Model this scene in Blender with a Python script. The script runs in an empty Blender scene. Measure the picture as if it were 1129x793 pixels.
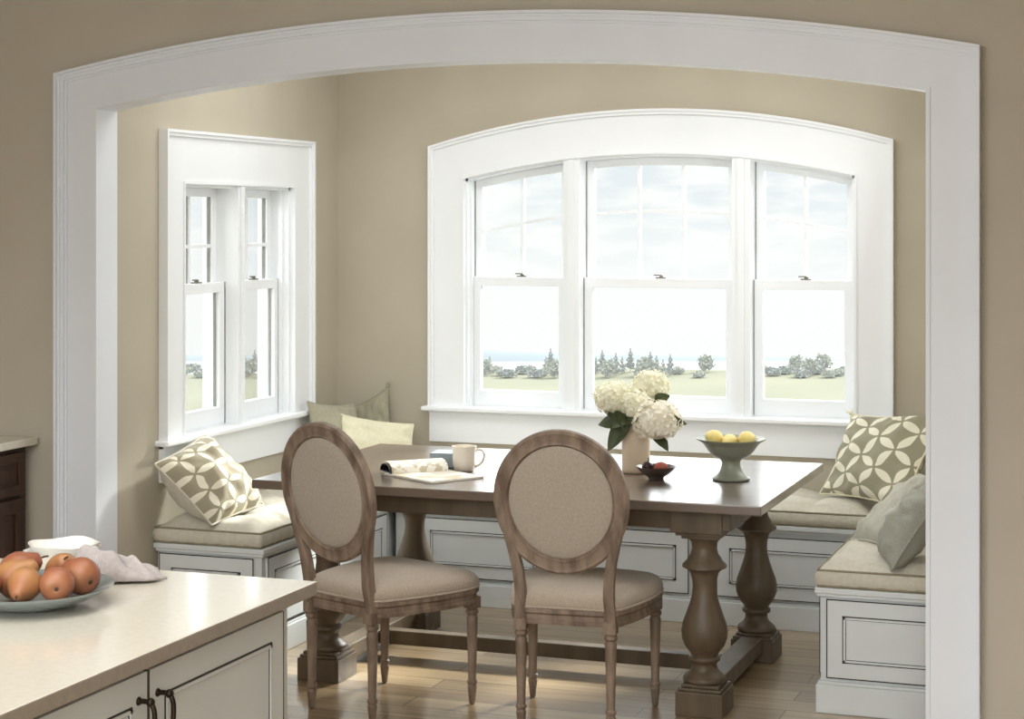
import bpy, bmesh, math, random
from mathutils import Vector, Matrix
from mathutils import noise as mnoise
random.seed(7)
S = bpy.context.scene
COL = S.collection
PI = math.pi
R = math.radians

# ------------------------------------------------------------------ materials
def nt(name):
    m = bpy.data.materials.new(name); m.use_nodes = True
    t = m.node_tree; t.nodes.clear()
    out = t.nodes.new('ShaderNodeOutputMaterial')
    return m, t, out
def N(t, typ, **kw):
    n = t.nodes.new(typ)
    for k, v in kw.items():
        if k in n.inputs: n.inputs[k].default_value = v
        else: setattr(n, k, v)
    return n
def c4(c): return (c[0], c[1], c[2], 1)
def srgb(r, g, b):
    f = lambda x: (x/255/12.92) if x/255 <= .04045 else ((x/255+.055)/1.055)**2.4
    return (f(r), f(g), f(b))
def mat(name, col, rough=.5, col2=None, scale=6, stretch=(1, 1, 1), bump=0, bscale=None, spec=.5, coat=0, detail=4, sheen=0, lo=.3, hi=.7, trans=0, bstretch=None, coatr=.15):
    m, t, out = nt(name)
    b = N(t, 'ShaderNodeBsdfPrincipled'); b.inputs['Roughness'].default_value = rough
    b.inputs['Specular IOR Level'].default_value = spec
    b.inputs['Coat Weight'].default_value = coat
    b.inputs['Coat Roughness'].default_value = coatr
    if sheen: b.inputs['Sheen Weight'].default_value = sheen
    tc = N(t, 'ShaderNodeTexCoord')
    mp = N(t, 'ShaderNodeMapping'); mp.inputs['Scale'].default_value = stretch
    t.links.new(tc.outputs['Object'], mp.inputs[0])
    no = N(t, 'ShaderNodeTexNoise'); no.inputs['Scale'].default_value = scale; no.inputs['Detail'].default_value = detail
    t.links.new(mp.outputs[0], no.inputs['Vector'])
    mr = N(t, 'ShaderNodeMapRange'); mr.inputs[1].default_value = lo; mr.inputs[2].default_value = hi
    t.links.new(no.outputs['Fac'], mr.inputs[0])
    mx = N(t, 'ShaderNodeMix', data_type='RGBA')
    mx.inputs[6].default_value = c4(col); mx.inputs[7].default_value = c4(col2 if col2 else tuple(x*.93 for x in col))
    t.links.new(mr.outputs[0], mx.inputs[0]); t.links.new(mx.outputs[2], b.inputs['Base Color'])
    if bump:
        mp2 = N(t, 'ShaderNodeMapping'); mp2.inputs['Scale'].default_value = bstretch or stretch
        t.links.new(tc.outputs['Object'], mp2.inputs[0])
        n2 = N(t, 'ShaderNodeTexNoise'); n2.inputs['Scale'].default_value = bscale or scale; n2.inputs['Detail'].default_value = 5
        t.links.new(mp2.outputs[0], n2.inputs['Vector'])
        bp = N(t, 'ShaderNodeBump'); bp.inputs['Strength'].default_value = bump; bp.inputs['Distance'].default_value = .01
        t.links.new(n2.outputs['Fac'], bp.inputs['Height']); t.links.new(bp.outputs[0], b.inputs['Normal'])
    if trans:
        tr = N(t, 'ShaderNodeBsdfTranslucent'); t.links.new(mx.outputs[2], tr.inputs['Color'])
        ms = N(t, 'ShaderNodeMixShader'); ms.inputs[0].default_value = trans
        t.links.new(b.outputs[0], ms.inputs[1]); t.links.new(tr.outputs[0], ms.inputs[2]); t.links.new(ms.outputs[0], out.inputs[0])
    else:
        t.links.new(b.outputs[0], out.inputs[0])
    m.diffuse_color = c4(col)
    return m

M = {}
M['wall_nook'] = mat('wall_nook', srgb(190, 182, 164), .85, srgb(184, 176, 158), 3, bump=.03, bscale=150, spec=.2)
M['wall_front'] = mat('wall_front', srgb(190, 182, 167), .85, srgb(184, 176, 161), 3, bump=.03, bscale=150, spec=.2)
M['ceiling'] = mat('ceiling', srgb(225, 222, 212), .9, spec=.2)
M['trim'] = mat('trim_paint', srgb(230, 234, 240), .38, srgb(226, 230, 236), 4, spec=.4)
M['window_paint'] = mat('window_paint', srgb(238, 241, 243), .35, srgb(235, 238, 240), 4, spec=.4)
M['cab'] = mat('cabinet_paint', srgb(213, 217, 217), .42, srgb(207, 211, 210), 5, spec=.4)
M['glaze'] = mat('dark_glaze', srgb(62, 54, 46), .6, srgb(46, 40, 34), 30)
M['chair_wood'] = mat('weathered_chair_wood', srgb(150, 131, 114), .5, srgb(108, 92, 79), 9, stretch=(3, 3, .8), bump=.25, bscale=60, spec=.35, lo=.35, hi=.65)
M['table_wood'] = mat('table_wood', srgb(104, 90, 72), .45, srgb(80, 67, 52), 7, stretch=(2, 2, .4), bump=.1, bscale=40, spec=.4)
M['table_top'] = mat('table_top_wood', srgb(104, 86, 72), .30, srgb(78, 63, 52), 5, stretch=(.35, 5, 1), bump=.02, bscale=30, spec=1, coat=1, coatr=.2)
M['fabric'] = mat('linen_fabric', srgb(182, 171, 156), .95, srgb(167, 156, 141), 160, bump=.25, bscale=500, spec=.1, sheen=.3)
M['seat_fabric'] = mat('seat_linen', srgb(186, 172, 155), .95, srgb(170, 156, 139), 160, bump=.25, bscale=500, spec=.1, sheen=.3)
M['cushion'] = mat('cushion_fabric', srgb(206, 201, 186), .95, srgb(196, 190, 174), 60, bump=.2, bscale=300, spec=.1, sheen=.2)
M['cushion_trim'] = mat('cushion_piping', srgb(150, 142, 118), .9, srgb(138, 130, 108), 60, spec=.1)
M['grey_green'] = mat('grey_green_fabric', srgb(168, 164, 142), .95, srgb(156, 152, 131), 90, bump=.2, bscale=400, spec=.1, sheen=.2)
M['cream'] = mat('cream_fabric', srgb(224, 218, 190), .95, srgb(214, 208, 180), 90, bump=.15, bscale=400, spec=.1, sheen=.2)
M['knit'] = mat('knit_fabric', srgb(204, 202, 188), .95, srgb(176, 175, 162), 330, stretch=(1, 1, 2.5), bump=.6, bscale=220, spec=.1, sheen=.2, lo=.4, hi=.6)
M['knit_dark'] = mat('knit_fabric_grey', srgb(176, 176, 162), .95, srgb(146, 147, 136), 330, stretch=(1, 1, 2.5), bump=.6, bscale=220, spec=.1, sheen=.2, lo=.4, hi=.6)
M['gasket'] = mat('gasket_grey', srgb(150, 150, 146), .7, srgb(130, 130, 126), 20)
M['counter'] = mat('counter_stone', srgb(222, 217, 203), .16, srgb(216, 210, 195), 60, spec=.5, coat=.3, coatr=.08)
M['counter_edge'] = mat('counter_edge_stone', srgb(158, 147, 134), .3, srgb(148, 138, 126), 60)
M['dark_wood'] = mat('dark_cabinet_wood', srgb(72, 49, 37), .35, srgb(52, 34, 26), 6, stretch=(3, 3, .5), spec=.4)
M['bronze'] = mat('bronze', srgb(48, 40, 34), .35, srgb(62, 50, 40), 12)
M['bronze'].node_tree.nodes['Principled BSDF'].inputs['Metallic'].default_value = .8
M['latch'] = mat('latch_metal', srgb(140, 136, 128), .35, srgb(110, 106, 98), 12)
M['latch'].node_tree.nodes['Principled BSDF'].inputs['Metallic'].default_value = .7
M['white_china'] = mat('white_china', srgb(238, 236, 230), .18, srgb(234, 232, 226), 5, coat=.4)
M['mug'] = mat('mug_glaze', srgb(226, 219, 206), .25, srgb(220, 212, 198), 5, coat=.3)
M['plate'] = mat('blue_grey_glaze', srgb(132, 142, 143), .22, srgb(122, 132, 133), 8, coat=.6, coatr=.06)
M['vase'] = mat('vase_clay', srgb(214, 196, 172), .6, srgb(206, 188, 163), 7)
M['green_glaze'] = mat('green_glaze', srgb(146, 150, 134), .42, srgb(132, 137, 120), 9, coat=.15)
M['dark_bowl'] = mat('dark_bowl_glaze', srgb(104, 92, 82), .4, srgb(78, 68, 60), 9)
M['lemon'] = mat('lemon_skin', srgb(240, 222, 152), .5, srgb(232, 210, 128), 14, bump=.2, bscale=90, spec=.4)
M['plum'] = mat('plum_skin', srgb(64, 38, 42), .35, srgb(44, 26, 30), 9)
M['apricot'] = mat('apricot_skin', srgb(180, 102, 78), .55, srgb(160, 80, 62), 12)
M['pear_red'] = mat('pear_skin_red', srgb(146, 86, 64), .4, srgb(166, 114, 76), 14, bump=.05, bscale=60, lo=.4, hi=.75)
M['pear_gold'] = mat('pear_skin_gold', srgb(172, 124, 80), .42, srgb(152, 94, 66), 10, bump=.05, bscale=60, lo=.45, hi=.75)
M['stem'] = mat('stem_brown', srgb(78, 58, 40), .7)
M['green_stem'] = mat('green_stem', srgb(96, 112, 62), .6)
M['leaf'] = mat('leaf_green', srgb(84, 92, 60), .5, srgb(54, 64, 40), 20, trans=.15)
M['petal'] = mat('petal_cream', srgb(250, 248, 232), .8, srgb(238, 235, 208), 25, trans=.2)
M['petal_pink'] = mat('petal_blush', srgb(250, 247, 236), .8, srgb(240, 234, 214), 25, trans=.2)
M['towel'] = mat('towel_cotton', srgb(186, 178, 176), .95, srgb(172, 164, 163), 120, bump=.3, bscale=500, spec=.1, sheen=.3)
M['blue_book'] = mat('blue_cloth', srgb(146, 158, 166), .8, srgb(136, 148, 156), 60)
M['paper'] = mat('paper', srgb(232, 228, 218), .6)
M['black_cover'] = mat('black_cover', srgb(36, 32, 30), .35)
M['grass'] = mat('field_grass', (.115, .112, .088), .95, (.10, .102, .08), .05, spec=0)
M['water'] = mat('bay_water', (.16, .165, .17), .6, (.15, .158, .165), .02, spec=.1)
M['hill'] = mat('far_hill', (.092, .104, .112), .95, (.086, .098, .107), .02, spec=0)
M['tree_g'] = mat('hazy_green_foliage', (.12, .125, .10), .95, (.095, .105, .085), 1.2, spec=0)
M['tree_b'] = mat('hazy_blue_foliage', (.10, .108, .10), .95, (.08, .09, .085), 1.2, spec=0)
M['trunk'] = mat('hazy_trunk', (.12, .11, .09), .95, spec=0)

def mat_glass():
    m, t, out = nt('window_glass')
    tr = N(t, 'ShaderNodeBsdfTransparent'); tr.inputs[0].default_value = (.97, .985, .98, 1)
    gl = N(t, 'ShaderNodeBsdfGlossy'); gl.inputs['Roughness'].default_value = .02
    fr = N(t, 'ShaderNodeLayerWeight'); fr.inputs[0].default_value = .12
    ms = N(t, 'ShaderNodeMixShader')
    mu = N(t, 'ShaderNodeMath', operation='MULTIPLY'); mu.inputs[1].default_value = .35
    t.links.new(fr.outputs['Fresnel'], mu.inputs[0]); t.links.new(mu.outputs[0], ms.inputs[0])
    t.links.new(tr.outputs[0], ms.inputs[1]); t.links.new(gl.outputs[0], ms.inputs[2]); t.links.new(ms.outputs[0], out.inputs[0])
    return m
M['glass'] = mat_glass()

def mat_floor():
    m, t, out = nt('oak_floor')
    b = N(t, 'ShaderNodeBsdfPrincipled'); b.inputs['Roughness'].default_value = .30; b.inputs['Coat Weight'].default_value = .6; b.inputs['Coat Roughness'].default_value = .14
    tc = N(t, 'ShaderNodeTexCoord')
    br = N(t, 'ShaderNodeTexBrick'); br.offset = .37
    br.inputs['Scale'].default_value = 1; br.inputs['Brick Width'].default_value = 1.3; br.inputs['Row Height'].default_value = .135
    br.inputs['Mortar Size'].default_value = .0022; br.inputs['Mortar Smooth'].default_value = .2; br.inputs['Bias'].default_value = 0
    br.inputs['Color1'].default_value = c4(srgb(184, 160, 126)); br.inputs['Color2'].default_value = c4(srgb(148, 124, 94)); br.inputs['Mortar'].default_value = c4(srgb(74, 58, 44))
    t.links.new(tc.outputs['Object'], br.inputs['Vector'])
    mp = N(t, 'ShaderNodeMapping'); mp.inputs['Scale'].default_value = (.7, 11, 1); t.links.new(tc.outputs['Object'], mp.inputs[0])
    no = N(t, 'ShaderNodeTexNoise'); no.inputs['Scale'].default_value = 3.2; no.inputs['Detail'].default_value = 7; no.inputs['Distortion'].default_value = .6
    t.links.new(mp.outputs[0], no.inputs['Vector'])
    mr = N(t, 'ShaderNodeMapRange'); mr.inputs[1].default_value = .3; mr.inputs[2].default_value = .72; mr.inputs[3].default_value = 1.12; mr.inputs[4].default_value = .68
    t.links.new(no.outputs['Fac'], mr.inputs[0])
    mx = N(t, 'ShaderNodeMix', data_type='RGBA', blend_type='MULTIPLY'); mx.inputs[0].default_value = 1
    cb = N(t, 'ShaderNodeCombineColor')
    for i in range(3): t.links.new(mr.outputs[0], cb.inputs[i])
    t.links.new(br.outputs['Color'], mx.inputs[6]); t.links.new(cb.outputs[0], mx.inputs[7]); t.links.new(mx.outputs[2], b.inputs['Base Color'])
    bp = N(t, 'ShaderNodeBump'); bp.inputs['Strength'].default_value = .12; bp.inputs['Distance'].default_value = .004
    t.links.new(no.outputs['Fac'], bp.inputs['Height']); t.links.new(bp.outputs[0], b.inputs['Normal'])
    t.links.new(b.outputs[0], out.inputs[0])
    return m
M['floor'] = mat_floor()

def mat_circles(name, base, base2, pet, cells, rot=0.0):
    """interlocking circle print: a point inside two neighbouring circles is a pale petal"""
    m, t, out = nt(name)
    b = N(t, 'ShaderNodeBsdfPrincipled'); b.inputs['Roughness'].default_value = .95; b.inputs['Specular IOR Level'].default_value = .1; b.inputs['Sheen Weight'].default_value = .2
    uv = N(t, 'ShaderNodeUVMap'); uv.uv_map = 'UVMap'
    mp = N(t, 'ShaderNodeMapping'); mp.inputs['Scale'].default_value = (cells, cells, 1); mp.inputs['Rotation'].default_value = (0, 0, rot)
    t.links.new(uv.outputs[0], mp.inputs[0])
    fr = N(t, 'ShaderNodeVectorMath', operation='FRACTION'); t.links.new(mp.outputs[0], fr.inputs[0])
    sx = N(t, 'ShaderNodeSeparateXYZ'); t.links.new(fr.outputs[0], sx.inputs[0])
    cb = N(t, 'ShaderNodeCombineXYZ'); t.links.new(sx.outputs[0], cb.inputs[0]); t.links.new(sx.outputs[1], cb.inputs[1])
    last = None
    for cx in (0, 1):
        for cy in (0, 1):
            d = N(t, 'ShaderNodeVectorMath', operation='DISTANCE'); d.inputs[1].default_value = (cx, cy, 0); t.links.new(cb.outputs[0], d.inputs[0])
            l = N(t, 'ShaderNodeMath', operation='LESS_THAN'); l.inputs[1].default_value = .664; t.links.new(d.outputs['Value'], l.inputs[0])
            if last is None: last = l
            else:
                a = N(t, 'ShaderNodeMath', operation='ADD'); t.links.new(last.outputs[0], a.inputs[0]); t.links.new(l.outputs[0], a.inputs[1]); last = a
    g = N(t, 'ShaderNodeMath', operation='GREATER_THAN'); g.inputs[1].default_value = 1.5; t.links.new(last.outputs[0], g.inputs[0])
    no = N(t, 'ShaderNodeTexNoise'); no.inputs['Scale'].default_value = 260
    tc = N(t, 'ShaderNodeTexCoord'); t.links.new(tc.outputs['Object'], no.inputs['Vector'])
    mb = N(t, 'ShaderNodeMix', data_type='RGBA'); mb.inputs[6].default_value = c4(base); mb.inputs[7].default_value = c4(base2); t.links.new(no.outputs['Fac'], mb.inputs[0])
    mx = N(t, 'ShaderNodeMix', data_type='RGBA'); mx.inputs[7].default_value = c4(pet)
    t.links.new(g.outputs[0], mx.inputs[0]); t.links.new(mb.outputs[2], mx.inputs[6]); t.links.new(mx.outputs[2], b.inputs['Base Color'])
    bp = N(t, 'ShaderNodeBump'); bp.inputs['Strength'].default_value = .2; bp.inputs['Distance'].default_value = .002
    t.links.new(no.outputs['Fac'], bp.inputs['Height']); t.links.new(bp.outputs[0], b.inputs['Normal'])
    t.links.new(b.outputs[0], out.inputs[0])
    return m
M['circles'] = mat_circles('circle_print', srgb(156, 152, 130), srgb(140, 136, 115), srgb(226, 222, 202), 4.1, .55)
M['circles2'] = mat_circles('circle_print_light', srgb(162, 154, 132), srgb(146, 138, 116), srgb(226, 220, 200), 4.0, 0.05)

# magazine page with faint printed picture blocks
def mat_page(name, seed, scale):
    m, t, out = nt(name)
    b = N(t, 'ShaderNodeBsdfPrincipled'); b.inputs['Roughness'].default_value = .35
    tc = N(t, 'ShaderNodeTexCoord'); vo = N(t, 'ShaderNodeTexVoronoi'); vo.distance = 'CHEBYCHEV'; vo.inputs['Scale'].default_value = scale
    mp = N(t, 'ShaderNodeMapping'); mp.inputs['Location'].default_value = (seed, seed*.3, 0); t.links.new(tc.outputs['Object'], mp.inputs[0]); t.links.new(mp.outputs[0], vo.inputs['Vector'])
    rp = N(t, 'ShaderNodeValToRGB'); e = rp.color_ramp.elements; e[0].position = 0; e[0].color = c4(srgb(236, 232, 220)); e[1].position = 1; e[1].color = c4(srgb(150, 136, 112))
    x = e.new(.55); x.color = c4(srgb(230, 222, 200)); x = e.new(.62); x.color = c4(srgb(200, 190, 166)); rp.color_ramp.interpolation = 'CONSTANT'
    sp = N(t, 'ShaderNodeSeparateColor'); t.links.new(vo.outputs['Color'], sp.inputs[0]); t.links.new(sp.outputs[0], rp.inputs[0]); t.links.new(rp.outputs[0], b.inputs['Base Color']); t.links.new(b.outputs[0], out.inputs[0])
    return m
M['page'] = mat_page('printed_page', 1.3, 60)
M['page2'] = mat_page('printed_page_pale', 4.1, 13)

# ------------------------------------------------------------------ mesh helpers
class MB:
    def __init__(s): s.v = []; s.f = []; s.m = []; s.uv = None
    def add(s, vs, fs, mi=0):
        o = len(s.v); s.v += [tuple(p) for p in vs]; s.f += [tuple(i+o for i in q) for q in fs]; s.m += [mi]*len(fs); return s
    def box(s, x0, x1, y0, y1, z0, z1, mi=0):
        return s.add([(x0, y0, z0), (x1, y0, z0), (x1, y1, z0), (x0, y1, z0), (x0, y0, z1), (x1, y0, z1), (x1, y1, z1), (x0, y1, z1)],
                     [(0, 3, 2, 1), (4, 5, 6, 7), (0, 1, 5, 4), (1, 2, 6, 5), (2, 3, 7, 6), (3, 0, 4, 7)], mi)
    def strip(s, us, lo, hi, w0, w1, mi=0):
        """solid whose lower and upper edges follow functions of u"""
        vs = []; fs = []
        for u in us:
            a = lo(u) if callable(lo) else lo; b = hi(u) if callable(hi) else hi
            vs += [(u, w0, a), (u, w1, a), (u, w1, b), (u, w0, b)]
        n = len(us)
        for i in range(n-1):
            for k in range(4):
                k2 = (k+1) % 4; fs.append((i*4+k, i*4+k2, (i+1)*4+k2, (i+1)*4+k))
        fs.append((3, 2, 1, 0)); fs.append(tuple((n-1)*4+k for k in range(4)))
        return s.add(vs, fs, mi)
    def lathe(s, prof, cx=0, cy=0, n=32, mi=0, sq=0, cap=True):
        vs = []; fs = []
        for r, z in prof:
            for k in range(n):
                a = 2*PI*k/n; q = 1
                if sq: q = 1/(abs(math.cos(a))**sq+abs(math.sin(a))**sq)**(1/sq)
                vs.append((cx+r*q*math.cos(a), cy+r*q*math.sin(a), z))
        for i in range(len(prof)-1):
            for k in range(n):
                k2 = (k+1) % n; fs.append((i*n+k, i*n+k2, (i+1)*n+k2, (i+1)*n+k))
        if cap:
            fs.append(tuple(reversed(range(n)))); fs.append(tuple((len(prof)-1)*n+k for k in range(n)))
        return s.add(vs, fs, mi)
    def sweep(s, pts, prof, closed=False, up=(0, 0, 1), scales=None, mi=0):
        """prof: list of (a,b) in the normal/binormal frame"""
        P = [Vector(p) for p in pts]; n = len(P); k = len(prof); vs = []; fs = []; U = Vector(up)
        for i in range(n):
            if closed: tg = P[(i+1) % n]-P[i-1]
            else: tg = P[min(i+1, n-1)]-P[max(i-1, 0)]
            tg.normalize(); a = tg.cross(U)
            if a.length < 1e-4: a = tg.cross(Vector((1, 0, 0)))
            a.normalize(); b = a.cross(tg); sc = scales[i] if scales else 1
            for x, y in prof: vs.append(P[i]+a*x*sc+b*y*sc)
        rng = n if closed else n-1
        for i in range(rng):
            j = (i+1) % n
            for q in range(k):
                q2 = (q+1) % k; fs.append((i*k+q, j*k+q, j*k+q2, i*k+q2))
        if not closed: fs.append(tuple(range(k))); fs.append(tuple((n-1)*k+q for q in reversed(range(k))))
        return s.add(vs, fs, mi)
    def tube(s, pts, r, n=10, closed=False, scales=None, mi=0, up=(0, 0, 1)):
        return s.sweep(pts, [(r*math.cos(2*PI*k/n), r*math.sin(2*PI*k/n)) for k in range(n)], closed, up, scales, mi)
    def ball(s, c, rx, ry=None, rz=None, n=20, m=12, fn=None, mi=0):
        ry = ry or rx; rz = rz or rx; vs = []; fs = []
        vs.append((c[0], c[1], c[2]-rz))
        for i in range(1, m):
            ph = -PI/2+PI*i/m
            for k in range(n):
                a = 2*PI*k/n; d = Vector((math.cos(ph)*math.cos(a), math.cos(ph)*math.sin(a), math.sin(ph)))
                q = fn(d) if fn else 1
                vs.append((c[0]+rx*d.x*q, c[1]+ry*d.y*q, c[2]+rz*d.z*q))
        vs.append((c[0], c[1], c[2]+rz)); top = len(vs)-1
        for k in range(n):
            k2 = (k+1) % n; fs.append((0, 1+k2, 1+k)); fs.append((top, 1+(m-2)*n+k, 1+(m-2)*n+k2))
        for i in range(m-2):
            for k in range(n):
                k2 = (k+1) % n; fs.append((1+i*n+k, 1+i*n+k2, 1+(i+1)*n+k2, 1+(i+1)*n+k))
        return s.add(vs, fs, mi)
    def xf(s, mt, start=0):
        for i in range(start, len(s.v)): s.v[i] = tuple(mt @ Vector(s.v[i]))
        return s
    def build(s, name, mats, parent=None, smooth=False, bevel=0, seg=2, sub=0, fix=True, angle=None):
        me = bpy.data.meshes.new(name); me.from_pydata(s.v, [], s.f); me.update()
        if not isinstance(mats, (list, tuple)): mats = [mats]
        for q in mats: me.materials.append(q)
        for i, p in enumerate(me.polygons): p.material_index = s.m[i]; p.use_smooth = smooth
        if s.uv:
            l = me.uv_layers.new(name='UVMap')
            for lp in me.loops: l.data[lp.index].uv = s.uv[lp.vertex_index]
        if fix:
            bm = bmesh.new(); bm.from_mesh(me); bmesh.ops.recalc_face_normals(bm, faces=bm.faces); bm.to_mesh(me); bm.free()
        if smooth and angle:
            me.set_sharp_from_angle(angle=R(angle))
        o = bpy.data.objects.new(name, me); COL.objects.link(o)
        if parent: o.parent = parent
        if bevel:
            b = o.modifiers.new('bevel', 'BEVEL'); b.width = bevel; b.segments = seg; b.limit_method = 'ANGLE'; b.angle_limit = R(40)
        if sub:
            q = o.modifiers.new('sub', 'SUBSURF'); q.levels = sub; q.render_levels = sub
        return o

def tag(o, label=None, cat=None, group=None, kind=None):
    if label: o['label'] = label
    if cat: o['category'] = cat
    if group: o['group'] = group
    if kind: o['kind'] = kind
    return o
def empty(name, loc=(0, 0, 0), rz=0):
    o = bpy.data.objects.new(name, None); COL.objects.link(o); o.location = loc; o.rotation_euler = (0, 0, rz); o.empty_display_size = .05
    return o
def copy_tree(o, parent=None):
    c = o.copy(); COL.objects.link(c)
    if parent: c.parent = parent
    for ch in list(o.children): copy_tree(ch, c)
    return c
def struct(o, label, cat): return tag(o, label, cat, kind='structure')
def lin(a, b, n): return [a+(b-a)*i/n for i in range(n+1)]
def catmull(pts, n=8, closed=False):
    P = [Vector(p) for p in pts]; out = []; m = len(P)
    for i in range(m if closed else m-1):
        p0 = P[(i-1) % m] if closed or i > 0 else P[0]; p1 = P[i]; p2 = P[(i+1) % m]; p3 = P[(i+2) % m] if closed or i+2 < m else P[-1]
        for k in range(n):
            t = k/n; out.append(.5*((2*p1)+(-p0+p2)*t+(2*p0-5*p1+4*p2-p3)*t*t+(-p0+3*p1-3*p2+p3)*t**3))
    if not closed: out.append(P[-1])
    return out

# ------------------------------------------------------------------ camera
cam = bpy.data.cameras.new('camera'); co = bpy.data.objects.new('camera', cam); COL.objects.link(co)
co.location = (0, 0, 1.738); co.rotation_euler = (PI/2, 0, R(19.789))
cam.sensor_width = 36; cam.lens = 64.91; cam.shift_y = -.1368; cam.clip_end = 3000; cam.clip_start = .05
S.camera = co

# ------------------------------------------------------------------ dimensions
XL, XR, YB = -3.865, -.70, 8.22          # alcove
YA = 6.07                                 # face of the arch casing
YW = 6.085                                # kitchen side of the arch wall
YI = 6.214                                # alcove side of the arch wall
HC = 2.75
AX = -2.315                               # arch centre line
a_out = lambda x: 2.467-(x-AX)**2/17.3
a_in = lambda x: 2.295-(x-AX)**2/17.3
AL, AR, CW = -3.861, -.762, .172

# floor, ceiling
struct(MB().box(-4.75, 2.2, -1.2, 8.38, -.06, 0).build('floor', M['floor']), 'pale brown oak plank floor', 'floor')
struct(MB().box(-4.75, 2.2, -1.2, 8.38, HC, HC+.08).build('ceiling', M['ceiling']), 'plain off-white ceiling above the alcove and kitchen', 'ceiling')
# arch wall
mb = MB(); mb.box(-4.75, AL-.012, YW, YI, 0, HC); mb.box(AR+.012, 2.2, YW, YI, 0, HC)
mb.strip(lin(AL-.012, AR+.012, 40), lambda x: a_in(x)+.012, HC, YW, YI)
struct(mb.build('wall_front', M['wall_front']), 'taupe kitchen wall with the wide arched opening', 'wall')
# kitchen left wall
struct(MB().box(-4.87, -4.75, -1.2, YI, 0, HC).build('wall_kitchen', M['wall_front']), 'taupe side wall of the kitchen behind the dark cabinet', 'wall')
struct(MB().box(2.2, 2.32, -1.2, YI, 0, HC).build('wall_kitchen', M['wall_front']), 'taupe side wall of the kitchen opposite the dark cabinet', 'wall')
# arch casing + jamb
us = lin(AL-CW, AR+CW, 60)
mb = MB()
mb.strip(lin(AL-CW, AL, 3), 0, a_out, YA, YW); mb.strip(lin(AR, AR+CW, 3), 0, a_out, YA, YW)
mb.strip(lin(AL, AR, 50), a_in, a_out, YA, YW)
# backband in two steps around the outside
for w, y, yb in ((.042, .007, 0), (.034, .016, .007), (.020, .022, .016), (.011, .034, .022)):
    mb.strip([AL-CW, AL-CW+w], 0, lambda x: a_out(x)-w, YA-y, YA-yb); mb.strip([AR+CW-w, AR+CW], 0, lambda x: a_out(x)-w, YA-y, YA-yb)
    mb.strip(us, lambda x: a_out(x)-w, a_out, YA-y, YA-yb)
# inner bead
mb.strip([AL-.014, AL], 0, a_in, YA-.006, YA); mb.strip([AR, AR+.014], 0, a_in, YA-.006, YA)
mb.strip(lin(AL-.014, AR+.014, 50), a_in, lambda x: a_in(x)+.014, YA-.006, YA)
# jamb lining through the wall
mb.box(AL-.012, AL, YW, YI, 0, a_in(AL)); mb.box(AR, AR+.012, YW, YI, 0, a_in(AR))
mb.strip(lin(AL-.012, AR+.012, 40), a_in, lambda x: a_in(x)+.012, YW, YI)
struct(mb.build('trim_1', M['trim']), 'grey-white moulded casing around the wide arched opening', 'arch trim')

# window wall with arched hole
WC = -2.266
OL, OR_, ZS = -3.192, -1.340, .822        # opening
w_in = lambda x: 2.040-(x-WC)**2/7.9
w_out = lambda x: 2.247-(x-WC)**2/7.7
mb = MB(); T = .16
mb.box(XL-.16, OL, YB, YB+T, 0, HC); mb.box(OR_, XR+.12, YB, YB+T, 0, HC); mb.box(OL, OR_, YB, YB+T, 0, ZS)
mb.strip(lin(OL, OR_, 30), w_in, HC, YB, YB+T)
struct(mb.build('wall_back', M['wall_nook']), 'beige back wall of the alcove with the arched window', 'wall')
LY0, LY1, LZT = 6.70, 7.70, 1.885
mb = MB()
mb.box(XL-.16, XL, YI, LY0, 0, HC); mb.box(XL-.16, XL, LY1, YB, 0, HC); mb.box(XL-.16, XL, LY0, LY1, 0, ZS); mb.box(XL-.16, XL, LY0, LY1, LZT, HC)
struct(mb.build('wall_left', M['wall_nook']), 'beige left wall of the alcove with the square window', 'wall')
struct(MB().box(XR, XR+.12, YI, YB, 0, HC).build('wall_right', M['wall_nook']), 'beige right wall of the alcove', 'wall')
# baseboards
struct(MB().box(XL, XL+.015, YI, 6.488, 0, .12).box(XL, XL+.02, YI, 6.488, 0, .02).build('baseboard_left', M['trim']), 'white baseboard between arch and left window seat', 'baseboard')
struct(MB().box(AR+CW+.002, 2.2, YW-.015, YW, 0, .12).build('baseboard_front', M['trim']), 'white baseboard right of the arch', 'baseboard')

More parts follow.
